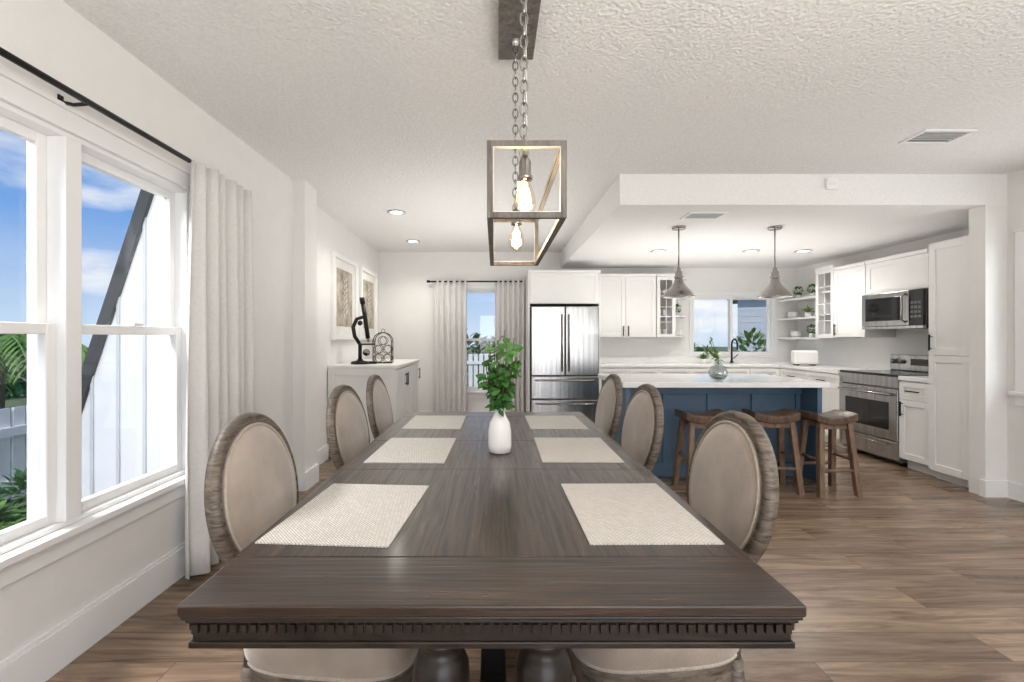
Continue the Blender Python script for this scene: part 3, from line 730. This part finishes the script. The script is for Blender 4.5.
g.lathe('foot',[(.085,0),(.09,.01),(.08,.025),(.03,.035),(.022,.05)],M_black,24)
g.box('foot_prong',-.02,.16,-.03,.03,0,.025,M_black,.006)
g.tube('pillar',[(0,0,.04),(0,0,.2)],.018,M_black,14)
g.tube('arm',[(0,0,.19),(-.05,0,.27),(-.065,0,.36),(-.03,0,.44),(.03,0,.46)],[.017,.019,.019,.018,.016],M_black,12)
g.box('stage',-.02,.14,-.06,.06,.185,.20,M_black,.004)
g.tube('mirror',[(.06,-.005,.11),(.06,.005,.115)],.035,M_chrome,18)
g.tube('body_tube',[(.075,0,.25),(.055,0,.40),(.025,0,.60)],.021,M_black,16)
g.tube('objective',[(.08,0,.215),(.075,0,.255)],[.009,.016],M_brass,14)
g.tube('eyepiece',[(.026,0,.59),(.017,0,.65)],[.025,.024],M_black,16)
for s in (-1,1): g.tube('focus_knob',[(.0,s*.018,.40),(.0,s*.05,.40)],.024,M_black,16)
g=G('wire_wine_rack',(-1.25,5.25,.9605),.1)
def arch(y): 
    return [(-.10,y,0),(-.10,y,.24)]+[(-.10*math.cos(a),y,.24+.10*math.sin(a)) for a in [pi*i/10 for i in range(1,10)]]+[(.10,y,.24),(.10,y,0)]
P=[]
for y in (-.07,.07):
    P.append(tube(arch(y),.005,6)); P.append(tube([(-.10,y,.004),(.10,y,.004)],.004,6))
    for (a,b) in ((-.05,.055),(.05,.055),(-.05,.155),(.05,.155),(0,.25)):
        P.append(tube([(a+.045*math.cos(2*pi*q/20),y,b+.045*math.sin(2*pi*q/20)) for q in range(20)],.0035,5,True))
for (x,z) in ((-.1,.005),(.1,.005),(-.1,.24),(.1,.24),(0,.34),(-.1,.12),(.1,.12)): P.append(tube([(x,-.07,z),(x,.07,z)],.004,6))
P.append(tube([(.02*math.cos(2*pi*q/14),0,.36+.02*math.sin(2*pi*q/14)) for q in range(14)],.003,5,True))
g.raw('wire_frame',merge(*P),M_iron,True)

# ------------------------------------------------------------ exterior
V,F=boxes([(-60,60,-40,80,-.45,-.25)]); obj('ground_exterior',V,F,M_grass)
g=G('exterior_wing_wall',(0,3.05,0))
pts=[(-1.80,-.25),(-2.72,-.25),(-2.72,.72),(-2.05,2.75),(-1.80,2.75)]
V=[(a,0,b) for a,b in pts]+[(a,.1,b) for a,b in pts]; n=5
F=[tuple(range(n)),tuple(range(2*n-1,n-1,-1))]+[(q,q+n,(q+1)%n+n,(q+1)%n) for q in range(n)]
g.raw('siding_panel',(V,F),M_side)
l=[]
for i in range(5):
    x=-1.93-.17*i; zt=2.7 if x>-2.06 else .72+(x+2.72)*(2.03/.67)
    if zt>.5: l.append((x-.010,x+.010,-.012,0,-.25,zt))
g.bx('battens',l,M_batt,.002)
a=Vector((-2.80,-.03,.50));b=Vector((-2.04,-.03,2.80)); d=(b-a).normalized(); s=Vector((d.z,0,-d.x))*.035
V=[a-s,a+s,b+s,b-s]; V=V+[v+Vector((0,.16,0)) for v in V]
g.raw('sloped_trim',(V,[(0,1,2,3),(7,6,5,4),(0,4,5,1),(1,5,6,2),(2,6,7,3),(3,7,4,0)]),M_beam)
V,F=boxes([(-2.9,-1.9,.2,6,-.249,-.1)]); obj('porch_slab',V,F,mat('concrete',(.5,.48,.45),.9,var=.1))
def fence(name,x0,y0,x1,y1,z0,z1):
    g=G(name,(x0,y0,0),math.atan2(y1-y0,x1-x0)); L=math.hypot(x1-x0,y1-y0)
    n=int(L/.13); g.bx('pickets',[(i*.13,i*.13+.10,0,.02,z0+.05,z1) for i in range(n)],M_trim,0)
    g.bx('rails',[(0,L,-.04,0,z0+.15,z0+.23),(0,L,-.04,0,z1-.25,z1-.17)],M_trim,0)
    g.bx('posts',[(i*2.0-.05,i*2.0+.05,-.12,-.02,z0,z1+.06) for i in range(int(L/2)+1)],M_trim,0)
fence('picket_fence',-4.3,-1,-4.3,10,-.25,.62)
fence('picket_fence',-3.9,11.5,7,11.5,-.25,.85)
def bush(name,x,y,z,R,H,n,m,ls=.16):
    g=G(name,(x,y,z)); L=[]
    for q in range(n):
        d=rv(); r=random.uniform(.6,1)**.5; p=Vector((d.x*R*r,d.y*R*r,H*.5+d.z*H*.5*r)); L.append(leaf(p,d+rv()*.6,Vector((0,0,1)),ls,ls*.45,.2))
    g.raw('foliage',merge(*L),m); g.tube('trunk',[(0,0,0),(0,0,H*.6)],.03,M_stem)
bush('garden_bush',-3.45,3.05,-.25,.26,.36,500,M_leaf2,.1); bush('garden_bush',-3.6,3.8,-.25,.3,.42,500,M_leaf,.1)
bush('garden_bush',-13,12,-.25,1.6,1.6,700,M_leaf,.35); bush('garden_bush',-15,9,-.25,1.8,1.5,700,M_leaf,.35)
bush('garden_bush',-1.2,14,-.25,1.3,1.6,700,M_leaf,.3); bush('garden_bush',.6,14.5,-.25,1.2,1.5,700,M_leaf2,.3)
bush('garden_bush',5.4,14,-.25,1.0,1.3,600,M_leaf,.25); bush('garden_bush',5.55,10.2,-.25,.35,1.6,350,M_leaf2,.2)
def palm(x,y,H,fl):
    g=G('palm_tree',(x,y,-.25)); g.tube('trunk',[(0,0,0),(.08,0,H*.5),(.05,.05,H)],[.14,.11,.09],M_stem,10)
    L=[]
    for q in range(16):
        a=2*pi*q/16+random.uniform(-.1,.1); up=random.uniform(.2,.9)
        P=[Vector((.05+fl*t*math.cos(a),.05+fl*t*math.sin(a),H+fl*(up*t-1.0*t*t))) for t in [i/8 for i in range(9)]]
        L.append(tube(P,.012,4))
        for i in range(1,9):
            for s in (-1,1):
                for k in (0,.5):
                    p=P[i-1].lerp(P[i],k); t=(P[i]-P[i-1]).normalized()
                    sd=Vector((-math.sin(a)*s,math.cos(a)*s,-.4)); L.append(leaf(p,sd+t*.7,Vector((0,0,1)),fl*.28,.045,.2))
    g.raw('fronds',merge(*L),M_leaf2)
palm(-6.9,6.4,1.4,1.1)
g=G('neighbour_house',(8.0,15.5,-.25),-.50)
g.box('walls',0,6,0,4,0,2.9,M_side,0)
V=[(-.4,-.4,2.9),(6.4,-.4,2.9),(6.4,4.4,2.9),(-.4,4.4,2.9),(-.4,2,4.2),(6.4,2,4.2)]
g.raw('roof',(V,[(0,1,5,4),(2,3,4,5),(0,4,3),(1,2,5),(0,3,2,1)]),M_roof)
g.box('house_window',2.8,3.6,-.04,0,1.0,2.0,M_blackgl,0); g.bx('siding_laps',[(0,6,-.012,0,.2*i,.2*i+.01) for i in range(1,14)],M_side,0)

# ------------------------------------------------------------ world & lights
w=bpy.data.worlds.new('World'); S.world=w; w.use_nodes=True; nt=w.node_tree; bg=nt.nodes['Background']
tc=N(nt,'ShaderNodeTexCoord'); sp=N(nt,'ShaderNodeSeparateXYZ'); nt.links.new(tc.outputs['Generated'],sp.inputs[0])
r=N(nt,'ShaderNodeValToRGB'); e=r.color_ramp.elements; e[0].position=0; e[0].color=(.60,.75,.92,1); e[1].position=.6; e[1].color=(.04,.15,.5,1)
q=e.new(.2); q.color=(.16,.37,.78,1)
nt.links.new(sp.outputs['Z'],r.inputs[0])
mp=N(nt,'ShaderNodeMapping'); mp.inputs['Scale'].default_value=(1,1,3); nt.links.new(tc.outputs['Generated'],mp.inputs[0])
no=N(nt,'ShaderNodeTexNoise'); no.inputs['Scale'].default_value=3.2; no.inputs['Detail'].default_value=7; nt.links.new(mp.outputs[0],no.inputs['Vector'])
r2=N(nt,'ShaderNodeValToRGB'); r2.color_ramp.elements[0].position=.53; r2.color_ramp.elements[1].position=.68
nt.links.new(no.outputs['Fac'],r2.inputs[0])
mx=N(nt,'ShaderNodeMixRGB'); nt.links.new(r2.outputs[0],mx.inputs[0]); nt.links.new(r.outputs[0],mx.inputs[1]); mx.inputs[2].default_value=(.95,.96,.98,1)
nt.links.new(mx.outputs[0],bg.inputs['Color']); bg.inputs['Strength'].default_value=1.05
ld=bpy.data.lights.new('sun','SUN'); ld.energy=2.4; ld.angle=.02; ld.color=(1,.96,.9)
o=bpy.data.objects.new('sun',ld); C.objects.link(o); o.rotation_euler=Vector((-.1,1,-.85)).to_track_quat('-Z','Y').to_euler()
def area(name,loc,dirv,sx,sy,E,col=(1,1,1),spread=None):
    ld=bpy.data.lights.new(name,'AREA'); ld.shape='RECTANGLE'; ld.size=sx; ld.size_y=sy; ld.energy=E; ld.color=col
    if spread: ld.spread=spread
    o=bpy.data.objects.new(name,ld); C.objects.link(o); o.location=loc; o.rotation_euler=Vector(dirv).to_track_quat('-Z','Y').to_euler(); return o
area('added_fill_rear',(1.3,YR-.25,1.1),(0,1,0),3.7,2.0,90,(.97,.98,1))  # added area fill outside the unseen door opening, stands in for daylight
area('added_fill_left',(-2.75,1.5,3.0),(1,0,-.95),1.3,.8,85,(1,.98,.95),spread=1.9)  # added fill lamp hidden above the window, strengthens light from the left
area('added_upfill_dining',(1.2,-.9,1.3),(0,.15,1),1.6,1.6,124,(1,.98,.95))  # added upward fill behind the camera, brightens the room off the ceiling
area('added_upfill_kitchen',(2.5,5.4,1.29),(0,0,1),2.6,1.6,22,(1,.98,.95))  # added upward fill for the kitchen ceiling, no fixture here
area('added_upfill_hall',(-.3,4.9,1.29),(0,0,1),1.2,2.6,17,(1,.98,.95))  # added fill facing up, lifts the far left ceiling; not a real lamp
area('daylight_window_right',(XR+.3,2.82,1.4),(-1,0,0),1.3,1.1,28,(.97,.98,1))

# ------------------------------------------------------------ camera
cd=bpy.data.cameras.new('camera'); cam=bpy.data.objects.new('camera',cd); C.objects.link(cam)
cam.location=(0,0,1.24); cam.rotation_euler=(pi/2,0,0)
cd.sensor_width=36; cd.lens=470*36/1024; cd.shift_x=(512-495)/1024; cd.shift_y=-3/1024; cd.clip_start=.02
S.camera=cam
S.view_settings.view_transform='Standard'
